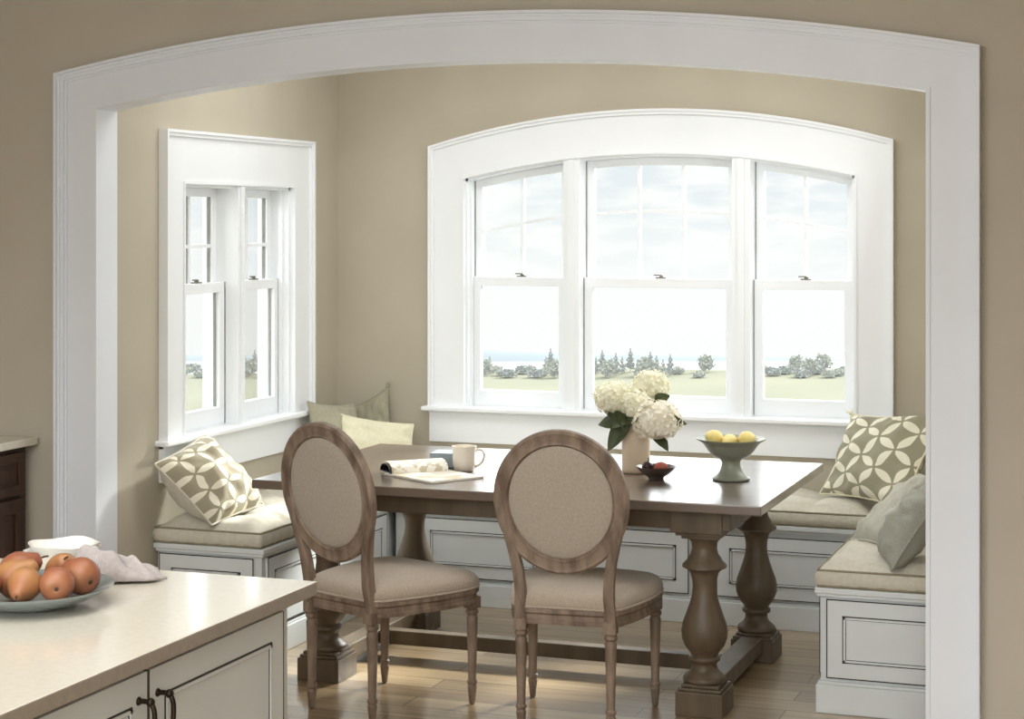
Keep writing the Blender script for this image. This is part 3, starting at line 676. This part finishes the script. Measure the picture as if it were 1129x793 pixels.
# ------------------------------------------------------------------ chairs
def make_chair():
    root = empty('dining_chair')
    half = [(0, -.243), (.10, -.243), (.172, -.232), (.212, -.15), (.246, -.02), (.261, .10), (.256, .185), (.222, .236), (.12, .256), (0, .262)]
    ctrl = [(x, y, 0) for x, y in half]+[(-x, y, 0) for x, y in reversed(half[1:-1])]
    pl = catmull(ctrl, 5, True); k = len(pl)
    def rings(mb, spec):
        vs = []
        for s, z, dome in spec:
            for p in pl: vs.append((p.x*s, .005+(p.y-.005)*s, z))
        fs = []
        for l in range(len(spec)-1):
            for q in range(k): fs.append((l*k+q, l*k+(q+1) % k, (l+1)*k+(q+1) % k, (l+1)*k+q))
        fs.append(tuple(reversed(range(k)))); fs.append(tuple((len(spec)-1)*k+q for q in range(k)))
        mb.add(vs, fs)
    mb = MB(); rings(mb, [(.96, .365, 0), (.985, .366, 0), (.992, .372, 0), (.992, .379, 0), (.975, .382, 0), (.972, .398, 0), (.985, .401, 0), (1.0, .405, 0), (1.0, .415, 0), (.99, .420, 0), (.95, .421, 0)])
    mb.build('seat_frame', M['chair_wood'], root, smooth=True, angle=35)
    mb = MB(); rings(mb, [(.95, .419, 0), (.985, .421, 0), (1.0, .430, 0), (1.002, .440, 0), (.99, .452, 0), (.955, .464, 0), (.88, .475, 0), (.75, .484, 0), (.58, .490, 0), (.38, .4935, 0), (.18, .495, 0), (.02, .495, 0)])
    cu = mb.build('seat', M['seat_fabric'], root, smooth=True)
    MB().tube([(p.x*.998, .005+(p.y-.005)*.998, .424) for p in pl], .0045, 6, closed=True).build('piping', M['seat_fabric'], cu, smooth=True)
    # legs
    prof = [(.006, 0), (.011, .004), (.0135, .030), (.0165, .056), (.0175, .062), (.0150, .066), (.0150, .072), (.0185, .076), (.0185, .084), (.0145, .088), (.0150, .12), (.0195, .29), (.0205, .312), (.0175, .316), (.0175, .322), (.0225, .327), (.0230, .337), (.0185, .341), (.0200, .348)]
    lm = MB(); lm.lathe(prof, 0, 0, 20); lm.box(-.022, .022, -.022, .022, .346, .386)
    first = None
    for x, y in ((-.226, .200), (.226, .200), (-.156, -.225), (.156, -.225)):
        if first is None: first = lm.build('leg', M['chair_wood'], root, smooth=True, angle=40); o = first
        else: o = first.copy(); COL.objects.link(o); o.parent = root
        o.location = (x, y, 0)
    # oval back, raked
    cz, tilt = .795, math.atan2(.095, .62)
    mt = Matrix.Translation((0, -.232, .42)) @ Matrix.Rotation(tilt, 4, 'X')
    H = lambda x, z, y=0: mt @ Vector((x, y, (z-.42)))
    A_, B_ = .206, .222
    pts = []
    for i in range(64):
        a = 2*PI*i/64; e = 1+.02*math.sin(a)
        pts.append(H(A_*e*math.cos(a), cz+B_*math.sin(a)))
    prf = [(-.027, -.010), (-.027, .010), (-.018, .017), (-.008, .013), (0, .015), (.010, .012), (.020, .017), (.027, .008), (.027, -.008), (.020, -.017), (.010, -.012), (0, -.015), (-.008, -.013), (-.018, -.017)]
    nrm = (mt.to_3x3() @ Vector((0, 1, 0)))
    MB().sweep(pts, prf, True, up=tuple(nrm)).build('back_frame', M['chair_wood'], root, smooth=True, angle=50)
    # upholstered oval
    mb = MB(); vs = []; kk = 48; spec = [(1.0, 0), (.985, .010), (.95, .0135), (.80, .018), (.55, .021), (.28, .0225), (.02, .023)]
    for sg in (1, -1):
        s0 = len(vs)
        for s_, d in spec:
            for i in range(kk):
                a = 2*PI*i/kk; e = 1+.02*math.sin(a); vs.append(H((A_-.024)*e*s_*math.cos(a), cz+(B_-.024)*s_*math.sin(a), sg*d))
    fs = []
    L = len(spec)
    for sg in (0, 1):
        o = sg*L*kk
        for l in range(L-1):
            for q in range(kk): fs.append((o+l*kk+q, o+l*kk+(q+1) % kk, o+(l+1)*kk+(q+1) % kk, o+(l+1)*kk+q))
        fs.append(tuple(o+(L-1)*kk+q for q in range(kk)))
    mb.add(vs, fs); mb.build('back_upholstery', M['fabric'], root, smooth=True)
    # stiles
    for sg in (-1, 1):
        path = [Vector((sg*.156, -.225, .36)), Vector((sg*.156, -.230, .42))]+[H(sg*x, z) for x, z in ((.153, .47), (.157, .53), (.166, .59), (.180, .65), (.194, .705), (.204, .76))]
        path = catmull(path, 4)
        w = .0165
        MB().sweep(path, [(-w, -.014), (-w*.6, -.018), (w*.6, -.018), (w, -.014), (w, .014), (w*.6, .018), (-w*.6, .018), (-w, .014)], up=(0, 1, 0), scales=[1.15-.25*i/(len(path)-1) for i in range(len(path))]).build('stile', M['chair_wood'], root, smooth=True, angle=40)
    return root
ch = make_chair(); ch.location = (-1.962, 6.165, 0); ch.rotation_euler = (0, 0, R(4.5))
tag(ch, 'oval-back upholstered wooden chair left of the vase, its back facing the kitchen', 'chair', 'oval-back chairs at the table')
c2 = copy_tree(ch); c2.location = (-2.662, 6.085, 0); c2.rotation_euler = (0, 0, R(-22.5))
tag(c2, 'oval-back upholstered wooden chair nearest the kitchen island, angled outward', 'chair', 'oval-back chairs at the table')

# ------------------------------------------------------------------ things on the table
ZT = .7605
# vase
vx, vy = -1.965, 6.875
vs_ = MB(); vs_.lathe([(.046, 0), (.050, .003), (.051, .02), (.051, .175), (.053, .185), (.049, .186), (.047, .175), (.046, .02), (.001, .015)], 0, 0, 40)
vo = vs_.build('vase', M['vase'], smooth=True, angle=50); vo.location = (vx, vy, ZT); vo.scale = (1.06, 1.06, 1); tag(vo, 'tan clay cylinder vase holding the hydrangeas', 'vase')
def hydrangea(cx, cy, cz, r, m_, label, seed, leaves):
    rnd = random.Random(seed)
    root = empty('hydrangea', (cx, cy, cz)); tag(root, label, 'flower', 'hydrangeas in the vase')
    mb = MB(); n = int(165*(r/.065)**2)
    mb.ball((0, 0, 0), r*.80, n=14, m=9)
    for i in range(n):
        z = 1-2*(i+.5)/n; a = i*2.39996; q = math.sqrt(max(0, 1-z*z))
        d = Vector((q*math.cos(a), q*math.sin(a), z)); d = (d+Vector((rnd.uniform(-1, 1), rnd.uniform(-1, 1), rnd.uniform(-1, 1)))*.10).normalized()
        if d.z < -.75: continue
        k = r*(1+.12*mnoise.noise(d*2.2+Vector((seed, 0, 0)))+rnd.uniform(-.05, .06))
        c = Vector((d.x*k, d.y*k, d.z*k*.86)); nn = (d+Vector((rnd.uniform(-1, 1), rnd.uniform(-1, 1), rnd.uniform(-1, 1)))*.35).normalized()
        u = nn.orthogonal().normalized(); v = nn.cross(u); rot = rnd.random()*PI; s = rnd.uniform(.0105, .0145)
        for p in range(4):
            an = rot+p*PI/2; e = u*math.cos(an)+v*math.sin(an); f = nn.cross(e); lift = rnd.uniform(.1, .5)
            mb.add([c, c+e*s*.55+f*s*.5+nn*s*lift*.6, c+e*s*1.15+nn*s*lift, c+e*s*.55-f*s*.5+nn*s*lift*.6], [(0, 1, 2, 3)])
    mb.build('flower_head', m_, root, fix=False)
    base = Vector((vx-cx+rnd.uniform(-.01, .01), vy-cy+rnd.uniform(-.01, .01), ZT+.06-cz)); neck = Vector((vx-cx+(cx-vx)*.25, vy-cy+(cy-vy)*.25, ZT+.19-cz))
    MB().tube(catmull([base, neck, Vector((0, 0, -r*.5))], 6), .0035, 6).build('stem', M['green_stem'], root, smooth=True)
    for (lx, ly, lz, dx, dy, dz, L, W_) in leaves:
        o = Vector((lx-cx, ly-cy, lz-cz)); d = Vector((dx, dy, dz)).normalized(); side = d.cross(Vector((.3, -.85, .55))).normalized(); up = side.cross(d)
        vs = []; nn = 10
        for i in range(nn+1):
            t = i/nn; w = W_*math.sin(PI*min(1, t**.8))**.8*(1 if t < 1 else 0); c = o+d*L*t-Vector((0, 0, 1))*L*.25*t*t
            for s in (-1, -.5, 0, .5, 1): vs.append(c+side*w*s+up*(abs(s)*w*.35+.0012*math.sin(i*2.5)*abs(s)))
        MB().add(vs, [(i*5+q, i*5+q+1, (i+1)*5+q+1, (i+1)*5+q) for i in range(nn) for q in range(4)]).build('leaf', M['leaf'], root, smooth=True, fix=False)
hydrangea(-2.044, 6.85, 1.046, .073, M['petal'], 'left blush-cream hydrangea in the vase', 1, [(-1.99, 6.86, .955, -1, -.2, .15, .12, .038), (-1.985, 6.83, .965, -.55, -.5, -.75, .12, .034), (-1.99, 6.82, .985, -.3, -.6, -.2, .08, .034), (-1.985, 6.81, 1.0, .1, -.5, -.6, .075, .03), (-2.0, 6.85, .975, -.8, -.3, .5, .10, .03)])
hydrangea(-1.922, 6.93, 1.090, .068, M['petal'], 'topmost cream hydrangea at the back of the vase', 2, [(-1.945, 6.90, 1.03, -.7, -.6, .9, .075, .026), (-1.90, 6.89, 1.02, .8, -.35, .75, .11, .026)])
hydrangea(-1.950, 6.82, 1.026, .058, M['petal'], 'small central cream hydrangea between the larger heads', 3, [(-1.965, 6.82, .965, -.15, -.7, .15, .09, .03), (-1.985, 6.84, .96, -.5, -.6, .25, .085, .03)])
hydrangea(-1.858, 6.79, .970, .086, M['petal_pink'], 'large lower right hydrangea drooping beside the vase rim', 4, [(-1.89, 6.84, .93, .7, -.4, -.45, .10, .026), (-1.86, 6.84, .96, 1, -.1, .25, .115, .026)])

# pedestal bowl with lemons
pb = empty('pedestal_bowl', (-1.573, 6.80, ZT)); tag(pb, 'sage green footed bowl holding lemons', 'bowl')
MB().lathe([(.062, 0), (.070, .002), (.071, .008), (.064, .012), (.052, .020), (.042, .034), (.036, .050), (.034, .062), (.037, .072), (.044, .080), (.058, .086), (.074, .096), (.088, .112), (.100, .130), (.112, .142), (.130, .152), (.131, .156), (.114, .152), (.098, .138), (.085, .118), (.070, .102), (.045, .094), (.001, .092)], 0, 0, 48).build('bowl', M['green_glaze'], pb, smooth=True, angle=50)
def lemon(x, y, z, a, label, t=0):
    mb = MB()
    def fn(d): return 1+.16*max(0, abs(d.x)-.82)/.18
    mb.ball((0, 0, 0), .0335, .0285, .0285, n=24, m=16, fn=fn)
    o = mb.build('lemon', M['lemon'], smooth=True); o.location = (x, y, z); o.rotation_euler = (0, t, a); tag(o, label, 'lemon')
zl = ZT+.094+.0300
lemon(-1.633, 6.79, zl+.033, .5, 'leftmost yellow lemon in the footed bowl', .3)
lemon(-1.572, 6.775, zl+.022, 1.3, 'middle, lowest yellow lemon in the footed bowl')
lemon(-1.511, 6.79, zl+.033, -.4, 'rightmost yellow lemon in the footed bowl', -.2)

# small dark bowl
sb = MB(); sb.lathe([(.024, 0), (.028, .001), (.029, .008), (.045, .018), (.060, .032), (.071, .046), (.0725, .048), (.069, .047), (.056, .034), (.040, .021), (.020, .014), (.001, .013)], 0, 0, 40)
sbo = sb.build('small_bowl', M['dark_bowl'], smooth=True, angle=50); sbo.location = (-1.845, 6.730, ZT); sbo.scale = (1.06, 1.06, 1); tag(sbo, 'small dark brown bowl in front of the vase', 'bowl')
ap = MB(); ap.ball((0, 0, 0), .027, .025, .022, fn=lambda d: 1-.12*max(0, d.z-.8)/.2)
apo = ap.build('apricot', M['apricot'], smooth=True); apo.location = (-1.825, 6.730, ZT+.044); tag(apo, 'orange-red apricot in the small dark bowl', 'fruit')
pm = empty('plum', (-1.880, 6.738, ZT+.044)); tag(pm, 'dark plum with a stem in the small dark bowl', 'fruit')
MB().ball((0, 0, 0), .021, .020, .019).build('flesh', M['plum'], pm, smooth=True)
MB().tube([(0, 0, .015), (.004, 0, .024), (.002, .003, .032)], .0022, 6).build('stem', M['stem'], pm)

# mug
mg = empty('mug', (-2.603, 6.685, ZT)); tag(mg, 'cream mug with its handle to the right, behind the magazine', 'mug')
MB().lathe([(.030, 0), (.034, .001), (.040, .012), (.0445, .028), (.0455, .050), (.045, .080), (.0475, .094), (.0485, .098), (.046, .098), (.0425, .080), (.0425, .040), (.036, .012), (.001, .008)], 0, 0, 40).build('cup', M['mug'], mg, smooth=True, angle=60)
hp = catmull([(.040, .012, .080), (.062, .020, .084), (.074, .024, .066), (.070, .022, .042), (.056, .018, .026), (.038, .012, .020)], 6)
MB().sweep(hp, [(.0045*math.cos(2*PI*k/10), .0065*math.sin(2*PI*k/10)) for k in range(10)], up=(-.3, .95, 0)).build('handle', M['mug'], mg, smooth=True)

# blue book
bk = empty('book', (-2.690, 6.81, ZT)); tag(bk, 'thick blue-grey book lying behind the mug', 'book')
bk.rotation_euler = (0, 0, R(8))
MB().box(-.085, .085, -.055, .060, .004, .052).build('pages', M['paper'], bk)
MB().box(-.088, .088, -.062, .062, 0, .004).box(-.088, .088, -.062, .062, .052, .056).box(-.088, .088, -.062, -.056, 0, .056).build('cover', M['blue_book'], bk, bevel=.0015)

# flat magazine
fm = empty('magazine', (-2.655, 6.50, ZT)); fm.rotation_euler = (0, 0, R(-31)); tag(fm, 'flat white magazine lying open towards the table edge', 'magazine')
MB().box(-.152, .152, -.124, .124, 0, .007).build('pages', M['paper'], fm, bevel=.001)
MB().box(-.150, .150, -.122, .122, .007, .0085).build('top_page', M['page2'], fm)
# rolled magazine: pages arch over the folded half
rm = empty('magazine', (-2.775, 6.575, ZT+.009)); rm.rotation_euler = (0, 0, R(44)); tag(rm, 'magazine folded back on itself in an arch with a black cover', 'magazine')
def archsheet(w, h, L, t0, t1, mi, mb, x0, x1, sq=1.0):
    n = 20; vs = []
    for x in (x0, x1):
        for t in (t0, t1):
            for i in range(n+1):
                a = PI*i/n; vs.append((x, -(w-t)*math.cos(a), max(0, (h-t)*math.sin(a)**.75)))
    m = n+1; fs = []
    for i in range(n):
        fs += [(i, i+1, m+i+1, m+i), (2*m+i, 3*m+i, 3*m+i+1, 2*m+i+1), (i, 2*m+i, 2*m+i+1, i+1), (m+i, m+i+1, 3*m+i+1, 3*m+i)]
    fs += [(0, m, 3*m, 2*m), (n, 2*m+n, 3*m+n, m+n)]
    mb.add(vs, fs, mi)
mb = MB(); archsheet(.062, .040, 0, 0, .006, 0, mb, -.105, .125); mb.build('pages', M['page'], rm, smooth=True, angle=50)
mb = MB(); archsheet(.054, .033, 0, 0, .0025, 0, mb, -.112, .120); mb.build('inner_cover', M['black_cover'], rm, smooth=True, angle=50)
mb = MB().box(-.112, .12, -.060, .060, 0, .003); mb.build('back_cover', M['black_cover'], rm)

# ------------------------------------------------------------------ island
isl = empty('kitchen_island', (-2.7, 2.9, 0)); tag(isl, 'pale painted kitchen island cabinet with dark glazed door lines', 'cabinet')
ix, iy = 2.7, -2.9
XI = -1.868
MB().box(-3.6+ix, XI-.012+ix, 1.9+iy, 3.735+iy, .10, .889).build('cabinet_box', M['cab'], isl, bevel=.002)
MB().box(-3.58+ix, XI-.06+ix, 1.92+iy, 3.70+iy, 0, .10).build('toe_kick', M['cab'], isl)
def door(y0, y1, hy):
    mb = MB(); panel(mb, 0, y1-y0, .14, .872, ins=.055, th=.018, outer=False)
    d = mb.build('cabinet_door', [M['cab'], M['glaze']], isl); d.location = (XI-.006+ix, y0+iy, 0); d.rotation_euler = (0, 0, PI/2)
    w = hy-y0
    h = MB(); path = catmull([(w, -.018, .822), (w, -.040, .822), (w, -.050, .812), (w+.002, -.052, .79), (w, -.050, .74), (w, -.050, .712), (w, -.040, .704), (w, -.018, .704)], 5)
    h.tube(path, .0052, 8, up=(1, 0, 0), scales=[1.3 if i in (0, len(path)-1) else 1 for i in range(len(path))])
    for z in (.822, .704): h.ball((w, -.044, z), .0095, .0085, .0085, n=12, m=8); h.lathe([(.009, 0), (.006, .005)], 0, 0, 12).xf(Matrix.Translation((w, -.018, z)) @ Matrix.Rotation(PI/2, 4, 'X'), len(h.v)-24)
    h.build('handle', M['bronze'], d, smooth=True)
    return d
door(3.102, 3.665, 3.132); door(2.530, 3.093, 3.062); door(1.96, 2.522, 2.49)
ct = empty('countertop', (-2.7, 2.9, .889)); tag(ct, 'pale beige stone countertop on the island', 'countertop')
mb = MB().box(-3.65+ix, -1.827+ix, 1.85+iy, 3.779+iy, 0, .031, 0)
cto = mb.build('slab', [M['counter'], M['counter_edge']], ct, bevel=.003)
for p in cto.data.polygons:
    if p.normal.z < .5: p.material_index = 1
ZK = .9205
# plate with pears
plx, ply = -2.285, 3.335
plo = MB(); plo.lathe([(.075, 0), (.080, .002), (.100, .006), (.135, .018), (.165, .034), (.1745, .041), (.1755, .043), (.170, .042), (.150, .031), (.120, .018), (.085, .011), (.001, .009)], 0, 0, 64)
po = plo.build('plate', M['plate'], smooth=True, angle=60); po.location = (plx, ply, ZK); tag(po, 'blue-grey glazed plate of pears on the island', 'plate')
def pear(x, y, z, r, L, dirv, m_, label, stem=True, seed=0):
    """dirv: direction in which the stem end points"""
    root = empty('pear', (x, y, z)); tag(root, label, 'pear', None)
    d = Vector(dirv).normalized(); q = Vector((0, 0, 1)).rotation_difference(d).to_matrix().to_4x4()
    pr = [(.02, -.86), (.06, -.90), (.20, -.95), (.45, -.93), (.72, -.80), (.92, -.50), (1.0, -.12), (.97, .22), (.84, .56), (.66, .86), (.52, 1.12), (.42, 1.34), (.30, 1.50), (.15, 1.57), (.04, 1.55)]
    mb = MB(); mb.lathe([(a*r, (b if b < 0 else b*L)*r) for a, b in pr], 0, 0, 24)
    for i, v in enumerate(mb.v):
        v = Vector(v); v += v.normalized()*r*.05*mnoise.noise(v/r*1.3+Vector((seed, 0, 0))); v.x += r*.12*max(0, v.z/r)**1.5*math.sin(seed); mb.v[i] = tuple(v)
    mb.xf(q); mb.build('flesh', m_, root, smooth=True)
    MB().xf(q)
    s = MB(); top = 1.5*L*r
    if stem: s.tube([(r*.12*(1.5*L)**1.5*math.sin(seed), 0, top), (r*.12*(1.5*L)**1.5*math.sin(seed)+.002, 0, top+.009), (r*.12*(1.5*L)**1.5*math.sin(seed)+.006, 0, top+.017)], .0022, 6); s.xf(q); s.build('stem', M['stem'], root)
    t = MB(); t.lathe([(.0055, -.895*r), (.006, -.915*r), (.003, -.925*r)], 0, 0, 8); t.xf(q); t.build('calyx', M['stem'], root)
zp = ZK+.019
pear(-2.188, 3.290, zp+.041, .037, .75, (-.5, .85, .15), M['pear_red'], 'small round pear in front, its dark blossom end facing out', False, 1)
pear(-2.250, 3.262, zp+.041, .036, .95, (.15, -.9, -.25), M['pear_gold'], 'golden pear in front, stem end pointing forward', True, 2)
pear(-2.185, 3.372, zp+.044, .040, .85, (-.75, .3, .25), M['pear_red'], 'reddish pear at the right edge of the plate', False, 3)
pear(-2.262, 3.425, zp+.040, .039, .80, (.4, -.45, .45), M['pear_gold'], 'mottled pear lying at the back, behind the small round one', True, 4)
pear(-2.305, 3.310, zp+.041, .040, .85, (.6, .4, .35), M['pear_gold'], 'brownish pear behind the golden one', False, 5)
pear(-2.345, 3.385, zp+.043, .041, .80, (.5, .6, .35), M['pear_red'], 'dark red pear at the back left of the plate', True, 6)
pear(-2.325, 3.225, zp+.040, .038, .85, (-.6, -.2, .3), M['pear_red'], 'dark red pear at the far left, cut by the picture edge', False, 7)

# two stacked bowls
def bowl(z, r, label, sx, sy, rz):
    mb = MB(); q_ = .86; mb.lathe([(.038, 0), (.042, .001), (.046, .006), (.060, .020), (.074, .040), (.083, .058), (.0845, .060), (.081, .059), (.070, .040), (.055, .021), (.040, .009), (.001, .007)], 0, 0, 48, sq=2.6)
    for i, v in enumerate(mb.v):
        a = math.atan2(v[1], v[0]); mb.v[i] = (v[0]*r/.084, v[1]*r/.084, v[2]*q_+.0022*max(0, (v[2]-.03)/.03)*math.cos(4*a)*-1)
    o = mb.build('bowl', M['white_china'], smooth=True, angle=60); o.location = (-2.440+sx, 3.690+sy, z); o.rotation_euler = (0, 0, rz); tag(o, label, 'bowl')
bowl(ZK, .084, 'white squared bowl, the lower of the stack behind the pears', 0, 0, .2)
bowl(ZK+.013, .078, 'white squared bowl, the upper of the stack behind the pears', .004, .002, .95)

# crumpled towel
tw = MB(); nx, ny = 44, 34; vs = []
for j in range(ny+1):
    for i in range(nx+1):
        u = i/nx; v = j/ny
        x = -.085+.175*u+.012*math.sin(v*5+u*3); y = -.075+.15*v*(1-.35*u)+.01*math.sin(u*7)
        e = min(1, min(u, 1-u)/.10)*min(1, min(v, 1-v)/.14); e = e**.6
        h = .040*math.exp(-((u-.22)/.2)**2)+.026*math.exp(-((u-.62)/.2)**2)*math.exp(-((v-.6)/.5)**2)+.012
        f = 1+.30*math.sin(v*9+u*6+2*mnoise.noise((u*3, v*3, 1)))+.25*mnoise.noise((u*6, v*6, 4))
        rid = abs(mnoise.noise((u*4.5+v*1.5, v*3.0, 9)))
        vs.append((x, y, .006+e*(h*f)+.012*rid*e))
tw.add(vs, [(j*(nx+1)+i, j*(nx+1)+i+1, (j+1)*(nx+1)+i+1, (j+1)*(nx+1)+i) for j in range(ny) for i in range(nx)])
two = tw.build('tea_towel', M['towel'], smooth=True, fix=False)
so = two.modifiers.new('solid', 'SOLIDIFY'); so.thickness = .005; so.offset = -1
two.location = (-2.262, 3.648, ZK+.001); two.rotation_euler = (0, 0, R(48)); tag(two, 'crumpled grey-lilac tea towel on the island', 'towel')

# ------------------------------------------------------------------ dark cabinet on the left
dc = empty('side_cabinet', (-4.45, 5.5, 0)); tag(dc, 'dark brown wooden base cabinet left of the arch', 'cabinet')
ox, oy = 4.45, -5.5
MB().box(-4.748+ox, -4.165+ox, 4.9+oy, 6.05+oy, .10, .872).build('cabinet_box', M['dark_wood'], dc, bevel=.002)
MB().box(-4.748+ox, -4.23+ox, 4.9+oy, 6.05+oy, 0, .10).build('toe_kick', M['dark_wood'], dc)
def wood_front(name, y0, y1, z0, z1):
    mb = MB().box(0, y1-y0, -.012, 0, z0, z1)
    e = .055 if z1-z0 > .3 else .036
    L = y1-y0
    for a, b, c, d in ((0, L, z0, z0+e), (0, L, z1-e, z1), (0, e, z0+e, z1-e), (L-e, L, z0+e, z1-e)): mb.box(a, b, -.020, -.012, c, d)
    mb.box(e+.02, L-e-.02, -.017, -.012, z0+e+.02, z1-e-.02)
    o = mb.build(name, M['dark_wood'], dc, bevel=.002); o.location = (-4.165+ox, y0+oy, 0); o.rotation_euler = (0, 0, PI/2); return o
for y0 in (4.93, 5.30, 5.67):
    wood_front('drawer', y0, y0+.345, .69, .85); wood_front('cabinet_door', y0, y0+.345, .13, .675)
MB().box(-4.748+ox, -4.120+ox, 4.88+oy, 6.066+oy, .872, .902).build('countertop', M['counter'], dc, bevel=.003)

# ------------------------------------------------------------------ light
w = bpy.data.worlds.new('sky'); S.world = w; w.use_nodes = True; t = w.node_tree; t.nodes.clear()
out = N(t, 'ShaderNodeOutputWorld'); bg = N(t, 'ShaderNodeBackground'); t.links.new(bg.outputs[0], out.inputs[0])
tc = N(t, 'ShaderNodeTexCoord'); sx = N(t, 'ShaderNodeSeparateXYZ'); t.links.new(tc.outputs['Generated'], sx.inputs[0])
mp = N(t, 'ShaderNodeMapping'); mp.inputs['Scale'].default_value = (7, 7, 26); t.links.new(tc.outputs['Generated'], mp.inputs[0])
no = N(t, 'ShaderNodeTexNoise'); no.inputs['Scale'].default_value = 3; no.inputs['Detail'].default_value = 5; t.links.new(mp.outputs[0], no.inputs['Vector'])
cl = N(t, 'ShaderNodeMapRange'); cl.inputs[1].default_value = .44; cl.inputs[2].default_value = .60; t.links.new(no.outputs['Fac'], cl.inputs[0])
el = N(t, 'ShaderNodeMapRange'); el.inputs[1].default_value = -.045; el.inputs[2].default_value = .02; t.links.new(sx.outputs[2], el.inputs[0])
# more cloud lower down
sub = N(t, 'ShaderNodeMath', operation='SUBTRACT'); sub.inputs[0].default_value = 1; t.links.new(cl.outputs[0], sub.inputs[1])
mu = N(t, 'ShaderNodeMath', operation='MULTIPLY'); t.links.new(sub.outputs[0], mu.inputs[0]); t.links.new(el.outputs[0], mu.inputs[1])
mx = N(t, 'ShaderNodeMix', data_type='RGBA'); mx.inputs[6].default_value = (1.05, 1.05, 1.04, 1); mx.inputs[7].default_value = (.87, .915, .945, 1)
t.links.new(mu.outputs[0], mx.inputs[0]); t.links.new(mx.outputs[2], bg.inputs['Color'])
up = N(t, 'ShaderNodeMapRange'); up.inputs[1].default_value = .04; up.inputs[2].default_value = .22; up.inputs[3].default_value = 1; up.inputs[4].default_value = 6.0; t.links.new(sx.outputs[2], up.inputs[0])
bk_ = N(t, 'ShaderNodeMapRange'); bk_.inputs[1].default_value = -.25; bk_.inputs[2].default_value = .15; bk_.inputs[3].default_value = 1.2; bk_.inputs[4].default_value = 1; t.links.new(sx.outputs[1], bk_.inputs[0])
m2 = N(t, 'ShaderNodeMath', operation='MULTIPLY'); t.links.new(up.outputs[0], m2.inputs[0]); t.links.new(bk_.outputs[0], m2.inputs[1]); t.links.new(m2.outputs[0], bg.inputs['Strength'])

def sun(name, d, e, ang, col):
    l = bpy.data.lights.new(name, 'SUN'); l.energy = e; l.angle = R(ang); l.color = col
    o = bpy.data.objects.new(name, l); COL.objects.link(o); o.rotation_euler = Vector(d).to_track_quat('-Z', 'Y').to_euler(); return o
sun('soft_sun', (-.30, -.80, -.50), 15.0, 11, (1, .98, .93))
def area(name, loc, d, sx_, sy_, e, col=(1, 1, 1)):
    l = bpy.data.lights.new(name, 'AREA'); l.shape = 'RECTANGLE'; l.size = sx_; l.size_y = sy_; l.energy = e; l.color = col
    o = bpy.data.objects.new(name, l); COL.objects.link(o); o.location = loc; o.rotation_euler = Vector(d).to_track_quat('-Z', 'Y').to_euler(); return o
area('counter_fill', (-1.9, 3.1, 2.70), (0, 0, -1), 1.2, 2.0, 24, (.96, .98, 1))  # added fill light, brightens the island counter from above; not a fixture
area('alcove_top_fill', (-2.3, 7.0, 2.70), (0, .15, -1), 2.6, 1.2, 34, (.97, .98, 1))  # unseen fill added to lift the alcove walls and window casing
area('arch_wall_fill', (-1.9, 1.6, 2.60), (0, 1, -.10), 2.4, .25, 34, (1, .99, .97))  # added out-of-view light, brightens the arch top and upper kitchen wall
area('alcove_side_fill', (-.86, 7.3, 1.65), (-1, -.45, .25), 1.0, 1.1, 14, (.98, .99, 1))  # fill added out of sight behind the arch, for left wall and reveal

S.view_settings.view_transform = 'Standard'
S.view_settings.look = 'None'
S.view_settings.exposure = 0
S.cycles.max_bounces = 8
S.cycles.diffuse_bounces = 5
S.cycles.transparent_max_bounces = 12
S.cycles.caustics_reflective = False; S.cycles.caustics_refractive = False
S.cycles.sample_clamp_indirect = 4
S.cycles.use_denoising = True
